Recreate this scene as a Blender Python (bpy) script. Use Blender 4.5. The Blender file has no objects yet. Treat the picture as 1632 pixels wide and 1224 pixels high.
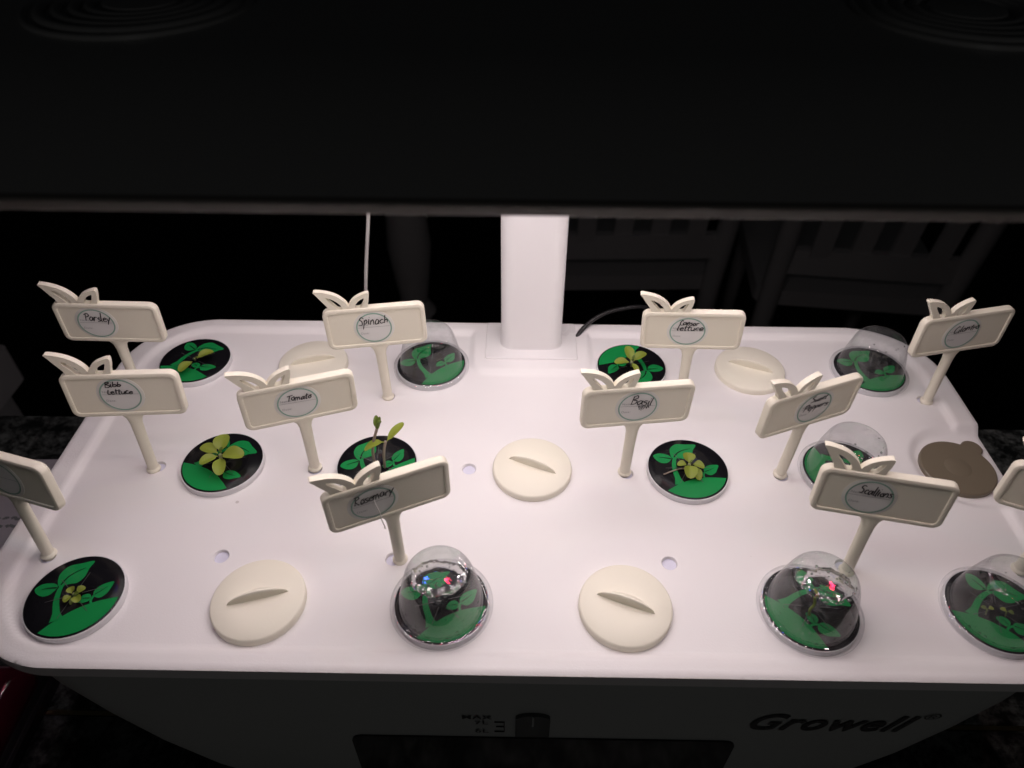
import bpy, bmesh, math, random
from mathutils import Vector, Matrix
random.seed(7)
PI = math.pi
R = math.radians
U = 0.07                      # one grid pitch of the planter (metres)
OY, OZ = 3.18, 2.0            # planter centre / height of its top above the worktop, in pitches
scene = bpy.context.scene
COL = scene.collection

def W(x, y, z):
    return Vector((x * U, (y - OY) * U, (z + OZ) * U))

# ---------------------------------------------------------------- camera
cam_d = bpy.data.cameras.new('camera')
cam = bpy.data.objects.new('camera', cam_d)
COL.objects.link(cam)
rx = Vector((0.99988569, 0.01376036, 0.00626642))
up = Vector((-0.01387136, 0.66990126, 0.74232061))
fw = Vector((-0.00601671, 0.74232268, -0.67001556))
m = Matrix((rx, up, -fw)).transposed().to_4x4()
m.translation = W(-0.1098, 0, 3.508)
cam.matrix_world = m
cam_d.sensor_width = 36
cam_d.lens = 1152.6 / 1632 * 36
cam_d.clip_start = 0.005
cam_d.clip_end = 50
cam_d.dof.use_dof = True
cam_d.dof.focus_distance = 4.55 * U
cam_d.dof.aperture_fstop = 15
scene.camera = cam

# ---------------------------------------------------------------- world, exposure
wd = bpy.data.worlds.new('World')
scene.world = wd
wd.use_nodes = True
bg = wd.node_tree.nodes['Background']
bg.inputs['Color'].default_value = (0.9, 0.95, 1.0, 1)
bg.inputs['Strength'].default_value = 0.0022
scene.view_settings.view_transform = 'Standard'
scene.view_settings.look = 'None'
scene.view_settings.exposure = 0
scene.view_settings.gamma = 1
scene.cycles.max_bounces = 7
scene.cycles.transparent_max_bounces = 24
scene.cycles.caustics_reflective = False
scene.cycles.caustics_refractive = False
scene.cycles.sample_clamp_indirect = 4.0

# dim unseen fill, added low behind the photographer for the dark room's ambient light
ld = bpy.data.lights.new('room_fill', 'AREA')
ld.shape = 'DISK'
ld.size = 0.5
ld.energy = 0.75
ld.color = (1.0, 0.97, 0.93)
lo = bpy.data.objects.new('room_fill', ld)
COL.objects.link(lo)
lo.location = (0.15, -2.3, 0.62)
lo.rotation_euler = (Vector((0, 0, 0.1)) - lo.location).to_track_quat('-Z', 'Y').to_euler()

LED_POWER = 96.0

# ---------------------------------------------------------------- materials
MATS = {}
def mat(name, col, rough=0.5, spec=0.5, bump=0.0, bscale=400.0, var=0.0, vscale=30.0, rvar=0.0,
        trans=0.0, sss=0.0, coat=0.0, metal=0.0, emit=None, estr=0.0):
    if name in MATS: return MATS[name]
    mt = bpy.data.materials.new(name); mt.use_nodes = True
    nt = mt.node_tree; n = nt.nodes; l = nt.links
    b = n['Principled BSDF']
    b.inputs['Base Color'].default_value = (*col, 1)
    b.inputs['Roughness'].default_value = rough
    b.inputs['Specular IOR Level'].default_value = spec
    b.inputs['Metallic'].default_value = metal
    b.inputs['Coat Weight'].default_value = coat
    if sss:
        b.inputs['Subsurface Weight'].default_value = sss
        b.inputs['Subsurface Radius'].default_value = (1, .8, .5)
        b.inputs['Subsurface Scale'].default_value = 0.002
    if emit:
        b.inputs['Emission Color'].default_value = (*emit, 1)
        b.inputs['Emission Strength'].default_value = estr
    tc = n.new('ShaderNodeTexCoord')
    if var or rvar:
        ns = n.new('ShaderNodeTexNoise'); ns.inputs['Scale'].default_value = vscale
        ns.inputs['Detail'].default_value = 6
        l.new(tc.outputs['Object'], ns.inputs['Vector'])
        if var:
            mx = n.new('ShaderNodeMix'); mx.data_type = 'RGBA'
            mx.inputs['A'].default_value = (*[c * (1 - var) for c in col], 1)
            mx.inputs['B'].default_value = (*[min(1, c * (1 + var)) for c in col], 1)
            l.new(ns.outputs['Fac'], mx.inputs['Factor'])
            l.new(mx.outputs['Result'], b.inputs['Base Color'])
        if rvar:
            mr = n.new('ShaderNodeMapRange')
            mr.inputs['From Min'].default_value = .3; mr.inputs['From Max'].default_value = .7
            mr.inputs['To Min'].default_value = rough - rvar; mr.inputs['To Max'].default_value = rough + rvar
            l.new(ns.outputs['Fac'], mr.inputs['Value']); l.new(mr.outputs['Result'], b.inputs['Roughness'])
    if bump:
        nb = n.new('ShaderNodeTexNoise'); nb.inputs['Scale'].default_value = bscale; nb.inputs['Detail'].default_value = 3
        l.new(tc.outputs['Object'], nb.inputs['Vector'])
        bp = n.new('ShaderNodeBump'); bp.inputs['Strength'].default_value = bump; bp.inputs['Distance'].default_value = 0.0004
        l.new(nb.outputs['Fac'], bp.inputs['Height']); l.new(bp.outputs['Normal'], b.inputs['Normal'])
    if trans:
        tr = n.new('ShaderNodeBsdfTranslucent'); tr.inputs['Color'].default_value = (*[min(1, c * 1.4) for c in col], 1)
        ms = n.new('ShaderNodeMixShader'); ms.inputs[0].default_value = trans
        l.new(b.outputs[0], ms.inputs[1]); l.new(tr.outputs[0], ms.inputs[2])
        l.new(ms.outputs[0], n['Material Output'].inputs['Surface'])
    MATS[name] = mt
    return mt

def lid_material():
    mt = mat('lid_white', (0.84, 0.815, 0.835), 0.42, 0.4, bump=0.12, bscale=1500, rvar=0.08, vscale=18)
    nt = mt.node_tree; n = nt.nodes; l = nt.links
    b = n['Principled BSDF']
    tc = n.new('ShaderNodeTexCoord')
    # sparse specks of dust and dirt
    v = n.new('ShaderNodeTexVoronoi'); v.inputs['Scale'].default_value = 55; v.inputs['Randomness'].default_value = 1
    l.new(tc.outputs['Object'], v.inputs['Vector'])
    sep = n.new('ShaderNodeSeparateColor'); l.new(v.outputs['Color'], sep.inputs[0])
    thr = n.new('ShaderNodeMath'); thr.operation = 'MULTIPLY_ADD'
    l.new(sep.outputs[0], thr.inputs[0]); thr.inputs[1].default_value = 0.30; thr.inputs[2].default_value = -0.245
    lt = n.new('ShaderNodeMath'); lt.operation = 'LESS_THAN'
    l.new(v.outputs['Distance'], lt.inputs[0]); l.new(thr.outputs[0], lt.inputs[1])
    # faint smudges
    ns = n.new('ShaderNodeTexNoise'); ns.inputs['Scale'].default_value = 14; ns.inputs['Detail'].default_value = 8
    l.new(tc.outputs['Object'], ns.inputs['Vector'])
    mx = n.new('ShaderNodeMix'); mx.data_type = 'RGBA'
    mx.inputs['A'].default_value = (0.80, 0.775, 0.785, 1); mx.inputs['B'].default_value = (0.87, 0.85, 0.85, 1)
    l.new(ns.outputs['Fac'], mx.inputs['Factor'])
    mul = n.new('ShaderNodeMath'); mul.operation = 'MULTIPLY'; mul.inputs[1].default_value = 0.4
    l.new(lt.outputs[0], mul.inputs[0])
    m2 = n.new('ShaderNodeMix'); m2.data_type = 'RGBA'; m2.inputs['B'].default_value = (0.30, 0.26, 0.24, 1)
    l.new(mul.outputs[0], m2.inputs['Factor']); l.new(mx.outputs['Result'], m2.inputs['A'])
    l.new(m2.outputs['Result'], b.inputs['Base Color'])
    return mt

def granite_material():
    mt = bpy.data.materials.new('granite'); mt.use_nodes = True
    nt = mt.node_tree; n = nt.nodes; l = nt.links; b = n['Principled BSDF']
    tc = n.new('ShaderNodeTexCoord')
    a = n.new('ShaderNodeTexNoise'); a.inputs['Scale'].default_value = 260; a.inputs['Detail'].default_value = 8; a.inputs['Roughness'].default_value = .7
    c = n.new('ShaderNodeTexNoise'); c.inputs['Scale'].default_value = 70; c.inputs['Detail'].default_value = 4
    l.new(tc.outputs['Object'], a.inputs['Vector']); l.new(tc.outputs['Object'], c.inputs['Vector'])
    ml = n.new('ShaderNodeMath'); ml.operation = 'MULTIPLY'; l.new(a.outputs['Fac'], ml.inputs[0]); l.new(c.outputs['Fac'], ml.inputs[1])
    cr = n.new('ShaderNodeValToRGB')
    e = cr.color_ramp.elements
    e[0].position = .20; e[0].color = (.016, .018, .018, 1)
    e[1].position = .36; e[1].color = (.24, .26, .25, 1)
    l.new(ml.outputs[0], cr.inputs[0]); l.new(cr.outputs[0], b.inputs['Base Color'])
    b.inputs['Roughness'].default_value = .3
    return mt

def clear_material():
    mt = bpy.data.materials.new('clear_plastic'); mt.use_nodes = True
    nt = mt.node_tree; n = nt.nodes; l = nt.links
    n.remove(n['Principled BSDF'])
    tr = n.new('ShaderNodeBsdfTransparent'); tr.inputs['Color'].default_value = (.95, .955, .96, 1)
    gl = n.new('ShaderNodeBsdfGlossy'); gl.inputs['Roughness'].default_value = 0.025
    df = n.new('ShaderNodeBsdfTranslucent'); df.inputs['Color'].default_value = (.8, .8, .82, 1)
    d2 = n.new('ShaderNodeBsdfDiffuse'); d2.inputs['Color'].default_value = (.8, .8, .82, 1)
    fr = n.new('ShaderNodeFresnel')
    ge = n.new('ShaderNodeNewGeometry'); mi = n.new('ShaderNodeMix'); mi.inputs['A'].default_value = 1.65; mi.inputs['B'].default_value = 1/1.65
    l.new(ge.outputs['Backfacing'], mi.inputs['Factor']); l.new(mi.outputs['Result'], fr.inputs['IOR'])
    tc = n.new('ShaderNodeTexCoord'); ns = n.new('ShaderNodeTexNoise'); ns.inputs['Scale'].default_value = 160; ns.inputs['Detail'].default_value = 4
    l.new(tc.outputs['Object'], ns.inputs['Vector'])
    bp = n.new('ShaderNodeBump'); bp.inputs['Strength'].default_value = .10; bp.inputs['Distance'].default_value = .0003
    l.new(ns.outputs['Fac'], bp.inputs['Height']); l.new(bp.outputs['Normal'], gl.inputs['Normal'])
    hz = n.new('ShaderNodeMapRange'); hz.inputs['From Min'].default_value = .4; hz.inputs['From Max'].default_value = .75
    hz.inputs['To Min'].default_value = .03; hz.inputs['To Max'].default_value = .13
    l.new(ns.outputs['Fac'], hz.inputs['Value'])
    md = n.new('ShaderNodeMixShader'); l.new(df.outputs[0], md.inputs[1]); l.new(d2.outputs[0], md.inputs[2])
    m1 = n.new('ShaderNodeMixShader'); l.new(hz.outputs[0], m1.inputs[0]); l.new(tr.outputs[0], m1.inputs[1]); l.new(md.outputs[0], m1.inputs[2])
    m2 = n.new('ShaderNodeMixShader'); l.new(fr.outputs[0], m2.inputs[0]); l.new(m1.outputs[0], m2.inputs[1]); l.new(gl.outputs[0], m2.inputs[2])
    l.new(m2.outputs[0], n['Material Output'].inputs['Surface'])
    return mt

def droplet_material():
    mt = bpy.data.materials.new('water_drop'); mt.use_nodes = True
    nt = mt.node_tree; b = nt.nodes['Principled BSDF']
    b.inputs['Base Color'].default_value = (1, 1, 1, 1)
    b.inputs['Roughness'].default_value = 0.02
    b.inputs['IOR'].default_value = 1.33
    b.inputs['Transmission Weight'].default_value = 1
    return mt

def emit_material(name, col, s):
    mt = bpy.data.materials.new(name); mt.use_nodes = True
    nt = mt.node_tree; nt.nodes.remove(nt.nodes['Principled BSDF'])
    e = nt.nodes.new('ShaderNodeEmission'); e.inputs['Color'].default_value = (*col, 1); e.inputs['Strength'].default_value = s
    nt.links.new(e.outputs[0], nt.nodes['Material Output'].inputs['Surface'])
    return mt

M_LID = lid_material()
M_GRANITE = granite_material()
M_CLEAR = clear_material()
M_DROP = droplet_material()
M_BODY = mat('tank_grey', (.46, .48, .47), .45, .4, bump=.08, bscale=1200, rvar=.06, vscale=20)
M_GROOVE = mat('groove_dark', (.05, .05, .05), .6)
M_WINDOW = mat('window_black', (.012, .012, .013), .12, .5, rvar=.04)
M_GAUGE = mat('gauge_smoke', (.10, .105, .105), .2, .5, rvar=.05)
M_PRINT = mat('black_print', (.035, .035, .036), .45)
M_HOLE = mat('hole_lilac', (.66, .66, .78), .4)
M_POST = mat('post_white', (.80, .785, .79), .3, .5, bump=.05, bscale=1500, rvar=.05, vscale=15)
M_PANEL = mat('panel_dark', (.50, .50, .50), .38, .45, bump=.05, bscale=1200, rvar=.06, vscale=12)
M_LIP = mat('panel_lip', (.34, .31, .29), .5)
M_UNDER = mat('panel_underside', (.05, .05, .052), .5)
M_VENT = mat('vent_gloss', (.42, .42, .42), .3, .7)
M_STAKE = mat('stake_cream', (.82, .78, .655), .42, .4, bump=.06, bscale=900, var=.03, vscale=25)
M_CAP = mat('cap_cream', (.87, .835, .715), .45, .4, bump=.06, bscale=900, var=.025, vscale=30)
M_STICK = mat('sticker_film', (.76, .75, .70), .3, .5)
M_PAPER = mat('sticker_paper', (.73, .725, .71), .5, var=.03, vscale=60)
M_RING = mat('sticker_green', (.25, .42, .34), .45)
M_TYPE = mat('small_type', (.33, .34, .35), .5)
M_INK = mat('marker_ink', (.012, .011, .013), .35)
M_RIM = mat('pod_rim', (.72, .72, .74), .3, .5)
M_BLACK = mat('pod_black', (.008, .008, .010), .2, .22, rvar=.05, vscale=25)
M_GREEN = mat('pod_green', (.010, .235, .06), .22, .25, rvar=.05, vscale=25)
M_SLIT = mat('pod_slit', (.055, .055, .058), .4)
M_SOIL = mat('grow_sponge', (.02, .018, .015), .9, .2, bump=1.0, bscale=900)
M_LEAF = mat('leaf_lime', (.29, .35, .05), .42, .4, bump=.2, bscale=300, var=.22, vscale=110, trans=.3)
M_LEAFD = mat('leaf_olive', (.13, .19, .03), .45, .4, bump=.2, bscale=300, var=.2, vscale=110, trans=.25)
M_STEM = mat('seedling_stem', (.42, .44, .24), .45, .4, trans=.3)
M_STEMR = mat('seedling_stem_mauve', (.36, .29, .24), .45, .4, trans=.2)
M_PLUG = mat('plug_taupe', (.165, .137, .098), .38, .45, bump=.06, bscale=900, rvar=.05, vscale=20)
M_CORD = mat('cord_black', (.012, .012, .013), .32)
M_CORDW = mat('cord_white', (.55, .54, .52), .45)
M_CHAIR = mat('chair_paint', (.60, .60, .60), .5, var=.06, vscale=8)
M_FLOOR = mat('floor_dark', (.012, .012, .013), .6, .2, var=.3, vscale=6)
M_BRASS = mat('seam_brass', (.70, .55, .30), .25, metal=1.0)
M_RED = mat('box_red', (.10, .007, .02), .12, .5, rvar=.03, vscale=9, coat=.4)
M_BASE = mat('base_black', (.01, .01, .01), .4)
M_GLINT = mat('gold_glint', (.85, .62, .30), .2, metal=1.0)
M_LEAFLET = mat('leaflet_lilac', (.78, .72, .79), .5, var=.03, vscale=20)
M_CAB = mat('cabinet_dark', (.03, .028, .026), .5, var=.2, vscale=7)
M_HAIR = mat('fibre_white', (.75, .73, .70), .5)
M_LEDW = emit_material('led_white', (.95, .885, .85), LED_POWER)
M_LEDR = emit_material('led_red', (1.0, .03, .10), LED_POWER * .8)
M_LEDB = emit_material('led_blue', (.04, .10, 1.0), LED_POWER * .8)

# ---------------------------------------------------------------- mesh helpers (local units: grid pitches)
class MB:
    def __init__(s): s.v = []; s.f = []
    def add(s, vs, fs):
        o = len(s.v); s.v += [tuple(v) for v in vs]; s.f += [tuple(i + o for i in f) for f in fs]; return s
    def box(s, a, b):
        x0, y0, z0 = a; x1, y1, z1 = b
        return s.add([(x0,y0,z0),(x1,y0,z0),(x1,y1,z0),(x0,y1,z0),(x0,y0,z1),(x1,y0,z1),(x1,y1,z1),(x0,y1,z1)],
                     [(0,3,2,1),(4,5,6,7),(0,1,5,4),(1,2,6,5),(2,3,7,6),(3,0,4,7)])
    def lathe(s, prof, n=48, c=(0,0,0), close_top=False, close_bot=False):
        vs = []; fs = []
        for r, z in prof:
            for i in range(n):
                a = 2 * PI * i / n; vs.append((c[0] + r * math.cos(a), c[1] + r * math.sin(a), c[2] + z))
        for k in range(len(prof) - 1):
            for i in range(n):
                j = (i + 1) % n; fs.append((k*n+i, k*n+j, (k+1)*n+j, (k+1)*n+i))
        if close_top: fs.append(tuple((len(prof)-1)*n + i for i in range(n)))
        if close_bot: fs.append(tuple(reversed(range(n))))
        return s.add(vs, fs)
    def loft(s, loops, cap0=True, cap1=True):
        n = len(loops[0]); vs = [p for L in loops for p in L]; fs = []
        for k in range(len(loops) - 1):
            for i in range(n):
                j = (i + 1) % n; fs.append((k*n+i, k*n+j, (k+1)*n+j, (k+1)*n+i))
        if cap0: fs.append(tuple(reversed(range(n))))
        if cap1: fs.append(tuple((len(loops)-1)*n + i for i in range(n)))
        return s.add(vs, fs)
    def tube(s, pts, rad, n=10, caps=True):
        pts = [Vector(p) for p in pts]; loops = []
        rads = rad if isinstance(rad, (list, tuple)) else [rad] * len(pts)
        prev = None
        for i, p in enumerate(pts):
            t = (pts[min(i+1, len(pts)-1)] - pts[max(i-1, 0)]).normalized()
            if prev is None:
                a = t.orthogonal().normalized()
            else:
                a = (prev - t * prev.dot(t)).normalized()
            prev = a; b = t.cross(a)
            loops.append([tuple(p + (a * math.cos(2*PI*k/n) + b * math.sin(2*PI*k/n)) * rads[i]) for k in range(n)])
        return s.loft(loops, caps, caps)
    def build(s, name, mt, parent=None, loc=None, smooth=True, scale=U, autos=40, rot=None):
        me = bpy.data.meshes.new(name)
        me.from_pydata([(x*scale, y*scale, z*scale) for x, y, z in s.v], [], s.f)
        return link(name, me, mt, parent, loc, smooth, autos, rot)

def link(name, me, mt, parent=None, loc=None, smooth=True, autos=40, rot=None):
    if mt and not me.materials: me.materials.append(mt)
    if smooth and not me.get('sm'):
        for p in me.polygons: p.use_smooth = True
        if autos: me.set_sharp_from_angle(angle=R(autos))
        me['sm'] = 1
    me.update()
    o = bpy.data.objects.new(name, me); COL.objects.link(o)
    if parent: o.parent = parent
    if loc is not None: o.location = loc
    if rot: o.rotation_euler = rot
    return o

def catmull(pts, k=6, closed=False):
    pts = [tuple(p) for p in pts]; n = len(pts)
    if n < 3 and not closed: return pts
    out = []; rng = range(n if closed else n - 1)
    for i in rng:
        if closed: P = [pts[(i+j-1) % n] for j in range(4)]
        else: P = [pts[max(i-1,0)], pts[i], pts[i+1], pts[min(i+2,n-1)]]
        for q in range(k):
            t = q / k
            out.append(tuple(.5*(2*P[1][d] + (P[2][d]-P[0][d])*t + (2*P[0][d]-5*P[1][d]+4*P[2][d]-P[3][d])*t*t
                       + (3*P[1][d]-P[0][d]-3*P[2][d]+P[3][d])*t**3) for d in range(len(P[1]))))
    if not closed: out.append(pts[-1])
    return out

def rrect(hx, hy, r, z, cx=0, cy=0, k=8):
    out = []
    for sx, sy, a0 in ((1,-1,-90),(1,1,0),(-1,1,90),(-1,-1,180)):
        for i in range(k + 1):
            a = R(a0 + 90 * i / k)
            out.append((cx + sx*(hx-r) + r*math.cos(a), cy + sy*(hy-r) + r*math.sin(a), z))
    return out

def fill2d(outer, holes=()):
    """triangulated flat region -> (points, faces), all loops 2-D"""
    bm = bmesh.new(); es = []
    for L in [outer, *holes]:
        vs = [bm.verts.new((x, y, 0)) for x, y in L]
        for i in range(len(vs)): es.append(bm.edges.new((vs[i], vs[(i+1) % len(vs)])))
    bmesh.ops.triangle_fill(bm, use_beauty=True, use_dissolve=False, edges=es, normal=(0, 0, 1))
    bm.verts.ensure_lookup_table()
    for f in bm.faces:
        if f.normal.z < 0: f.normal_flip()
    pts = [tuple(v.co[:2]) for v in bm.verts]; fs = [tuple(v.index for v in f.verts) for f in bm.faces]
    bm.free()
    return pts, fs

def extrude2d(mb, outer, holes, d0, d1, axis='y'):
    """flat outline with holes, given thickness along local y (front at d0) or z"""
    pts, fs = fill2d(outer, holes); n = len(pts)
    def P(p, d): return (p[0], d, p[1]) if axis == 'y' else (p[0], p[1], d)
    vs = [P(p, d0) for p in pts] + [P(p, d1) for p in pts]
    F = [f for f in fs] + [tuple(reversed([i + n for i in f])) for f in fs]
    o = 0
    for L in [outer, *holes]:
        k = len(L)
        for i in range(k):
            a, b = o + i, o + (i + 1) % k
            F.append((a, a + n, b + n, b) if L is outer else (b, b + n, a + n, a))
        o += k
    me = bpy.data.meshes.new('tmp'); me.from_pydata(vs, [], F)
    bm = bmesh.new(); bm.from_mesh(me); bmesh.ops.recalc_face_normals(bm, faces=bm.faces)
    mb.add([tuple(v.co) for v in bm.verts], [tuple(v.index for v in f.verts) for f in bm.faces])
    bm.free(); bpy.data.meshes.remove(me)
    return mb

def ribbon(mb, pts, w, P, ends=True):
    """flat pen stroke; P maps (x, y) to 3-D"""
    n = len(pts); L = []; Rr = []
    for i, p in enumerate(pts):
        a = pts[max(i-1,0)]; b = pts[min(i+1,n-1)]
        dx, dy = b[0]-a[0], b[1]-a[1]; d = math.hypot(dx, dy) or 1
        ww = (w[i] if isinstance(w, (list, tuple)) else w) / 2
        nx, ny = -dy/d*ww, dx/d*ww
        L.append((p[0]+nx, p[1]+ny)); Rr.append((p[0]-nx, p[1]-ny))
    mb.add([P(*q) for q in L] + [P(*q) for q in Rr], [(i, n+i, n+i+1, i+1) for i in range(n-1)])

def thing(name, label, cat, loc, rot=None, group=None):
    o = bpy.data.objects.new(name, None); COL.objects.link(o)
    o.empty_display_size = .01
    o.location = loc
    if rot: o.rotation_euler = rot
    tag(o, label, cat, group)
    return o
def tag(o, label, cat, group=None):
    o['label'] = label; o['category'] = cat
    if group: o['group'] = group
    return o
def text_mesh(body, size, bold=0.0, shear=0.0, align='LEFT', sx=1.0):
    cu = bpy.data.curves.new('t', 'FONT'); cu.body = body; cu.size = size; cu.offset = bold; cu.shear = shear
    cu.align_x = align; cu.space_character = 1.08; cu.resolution_u = 4
    ob = bpy.data.objects.new('t', cu); COL.objects.link(ob)
    dg = bpy.context.evaluated_depsgraph_get()
    me = bpy.data.meshes.new_from_object(ob.evaluated_get(dg))
    bpy.data.objects.remove(ob); bpy.data.curves.remove(cu)
    for v in me.vertices: v.co.x *= sx
    me.materials.clear()
    return me

# ================================================================ setting
ct = thing('counter', 'dark speckled granite worktop under the planter', 'worktop', W(0, OY, -2))
del ct['label']; del ct['category']; ct['kind'] = 'structure'
def slab(y0, y1):
    hx = 12; cy = (y0 + y1) / 2 - OY; hy = (y1 - y0) / 2
    MB().loft([rrect(hx, hy, .06, -.5, 0, cy), rrect(hx, hy, .06, -.02, 0, cy), rrect(hx-.02, hy-.02, .05, 0, 0, cy)]).build('slab', M_GRANITE, ct)
slab(-6.0, 2.33); slab(2.355, 5.5)
MB().box((-12, 2.325-OY, -.4), (12, 2.36-OY, -.006)).build('seam_strip', M_BRASS, ct, smooth=False)
MB().box((-11.6, -5.6-OY, -14.6), (11.6, 5.2-OY, -.5)).build('cabinet', M_CAB, ct, smooth=False)
fl = MB().box((-4, -3, -.1), (4, 6, 0)).build('floor', M_FLOOR, None, (0, 0, -1.03), smooth=False, scale=1)
fl['kind'] = 'structure'

# ================================================================ planter
tank = thing('hydroponic_planter', 'long white indoor planter tank with a rounded lid standing on dark granite', 'planter', W(0, OY, 0))
HX, HY, CR = 3.08, 1.46, .60
ZD, ZR = -.046, -.014           # deck level, rim level
HOLES = [(-2.8,2.4),(-1.8,2.41),(-.8,2.41),(.78,2.41),(1.78,2.41),(2.8,2.4),
         (-2.42,3.1),(-1.4,3.1),(-.4,3.11),(.6,3.1),(1.6,3.1),(-2.83,3.83),(-1.03,3.79),(1.08,3.84),(2.83,3.82)]
def sm(a, b, x):
    t = min(1, max(0, (x - a) / (b - a))); return t*t*(3 - 2*t)
def sdr(x, y, hx, hy, r):
    qx, qy = abs(x) - hx + r, abs(y) - hy + r
    return math.hypot(max(qx,0), max(qy,0)) + min(max(qx,qy),0) - r
def lid_z(x, y):               # x, y relative to planter centre
    d = -sdr(x, y, HX, HY, CR)
    # rim: flat band, then a soft step down to the deck
    e = -sdr(x, y + .005, HX - .165, HY - .12, CR - .14)
    rim = 1 - sm(-.022, .022, e)
    # plinth of the lamp post merges with the rim
    pl = 1 - sm(-.024, .024, sdr(x, y - 1.32, .455, .45, .12))
    h = max(rim, pl)
    z = ZD + (ZR - ZD) * h
    # shallow filler recess that breaks through the right rim
    rc = sdr(x - 2.98, y - .02, .46, .34, .33)
    rc2 = max(rc, sdr(x - 2.78, y - .03, 1, .36, .02))
    k = 1 - sm(-.045, .03, rc2)
    z += k * ((ZD - .03) - z)
    if d < .022: z -= .010 * (1 - max(d, 0)/.022)**2
    return z
def make_lid():
    st = .02
    nx, ny = int(2*HX/st) + 1, int(2*HY/st) + 1
    bm = bmesh.new(); G = {}
    for i in range(nx + 1):
        for j in range(ny + 1):
            x, y = -HX + 2*HX*i/nx, -HY + 2*HY*j/ny
            out = sdr(x, y, HX, HY, CR) > 1e-9
            if out:            # pull stray corner points onto the outline
                cx, cy = math.copysign(HX-CR, x), math.copysign(HY-CR, y)
                a = math.atan2(y-cy, x-cx); x, y = cx + CR*math.cos(a), cy + CR*math.sin(a)
            G[i, j] = (bm.verts.new((x, y, lid_z(x, y))), out)
    dx, dy = 2*HX/nx, 2*HY/ny
    cut = set(); boxes = []
    for hx_, hy_ in HOLES:
        ci, cj = round((hx_ + HX)/dx), round((hy_ - OY + HY)/dy)
        boxes.append((ci, cj, hx_, hy_ - OY))
        for a in range(-4, 4):
            for b in range(-4, 4): cut.add((ci + a, cj + b))
    for i in range(nx):
        for j in range(ny):
            q = [G[i,j], G[i+1,j], G[i+1,j+1], G[i,j+1]]
            if all(o for _, o in q) or (i, j) in cut: continue
            try: bm.faces.new([v for v, _ in q])
            except ValueError: pass
    hole_c = []
    for ci, cj, hx_, hy_ in boxes:
        B = [(ci-4+a, cj-4) for a in range(8)] + [(ci+4, cj-4+a) for a in range(8)] + [(ci+4-a, cj+4) for a in range(8)] + [(ci-4, cj+4-a) for a in range(8)]
        bv = [G[k][0] for k in B]
        for a in range(-3, 4):
            for b in range(-3, 4):
                v = G[ci+a, cj+b][0]
                if v.is_valid: bm.verts.remove(v)
        cx, cy = G[ci-4, cj-4][0].co.x + 4*dx, G[ci-4, cj-4][0].co.y + 4*dy
        hole_c.append((cx, cy)); n = len(bv)
        a0 = math.atan2(bv[0].co.y - cy, bv[0].co.x - cx)
        rings = []
        for r, dz in ((.047, 0), (.042, -.006), (.042, -.10)):
            zc = sum(v.co.z for v in bv)/n
            rings.append([bm.verts.new((cx + r*math.cos(a0 + 2*PI*q/n), cy + r*math.sin(a0 + 2*PI*q/n), zc + dz)) for q in range(n)])
        chain = [bv] + rings
        for A, Bq in zip(chain, chain[1:]):
            for q in range(n): bm.faces.new((A[q], A[(q+1) % n], Bq[(q+1) % n], Bq[q]))
    # skirt
    be = [e for e in bm.edges if len(e.link_faces) == 1 and all(abs(sdr(v.co.x, v.co.y, HX, HY, CR)) < .02 for v in e.verts)]
    r = bmesh.ops.extrude_edge_only(bm, edges=be)
    for v in r['geom']:
        if isinstance(v, bmesh.types.BMVert): v.co.z -= .085
    for v in [v for v in bm.verts if not v.link_faces]: bm.verts.remove(v)
    bmesh.ops.remove_doubles(bm, verts=bm.verts, dist=.0008)
    bmesh.ops.recalc_face_normals(bm, faces=bm.faces)
    bm.transform(Matrix.Scale(U, 4))
    me = bpy.data.meshes.new('lid'); bm.to_mesh(me); bm.free()
    up_n = sum(p.normal.z * p.area for p in me.polygons)
    if up_n < 0: me.flip_normals()
    return me, hole_c
lid_me, HC = make_lid()
lid = link('lid', lid_me, M_LID, tank, autos=50)
for cx, cy in HC:
    MB().lathe([(.0415, 0), (.0415, .003)], 24, close_top=True, close_bot=True).build('peg_hole_floor', M_HOLE, lid, (cx*U, cy*U, (ZD - .022)*U), autos=30)

# body under the lid
prof = [(-.118, 2.94, 1.36, .50), (-.13, 2.94, 1.36, .50), (-.131, 2.985, 1.395, .54), (-.45, 2.93, 1.392, .54),
        (-.8, 2.80, 1.388, .54), (-1.2, 2.62, 1.38, .54), (-1.55, 2.42, 1.365, .54), (-1.8, 2.22, 1.34, .52), (-1.93, 2.08, 1.30, .50), (-1.995, 1.98, 1.24, .46)]
MB().loft([rrect(a, b, r, z, 0, 0, 12) for z, a, b, r in reversed(prof)]).build('body', M_BODY, tank, autos=35)
FY = -1.392                     # front face (local)
win = [(x, z) for x, z, _ in rrect(1.15, .33, .07, 0, .08, -1.28)]
mb = extrude2d(MB(), win, [], FY - .004, FY + .05); mb.build('window', M_WINDOW, tank, autos=35)
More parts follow.
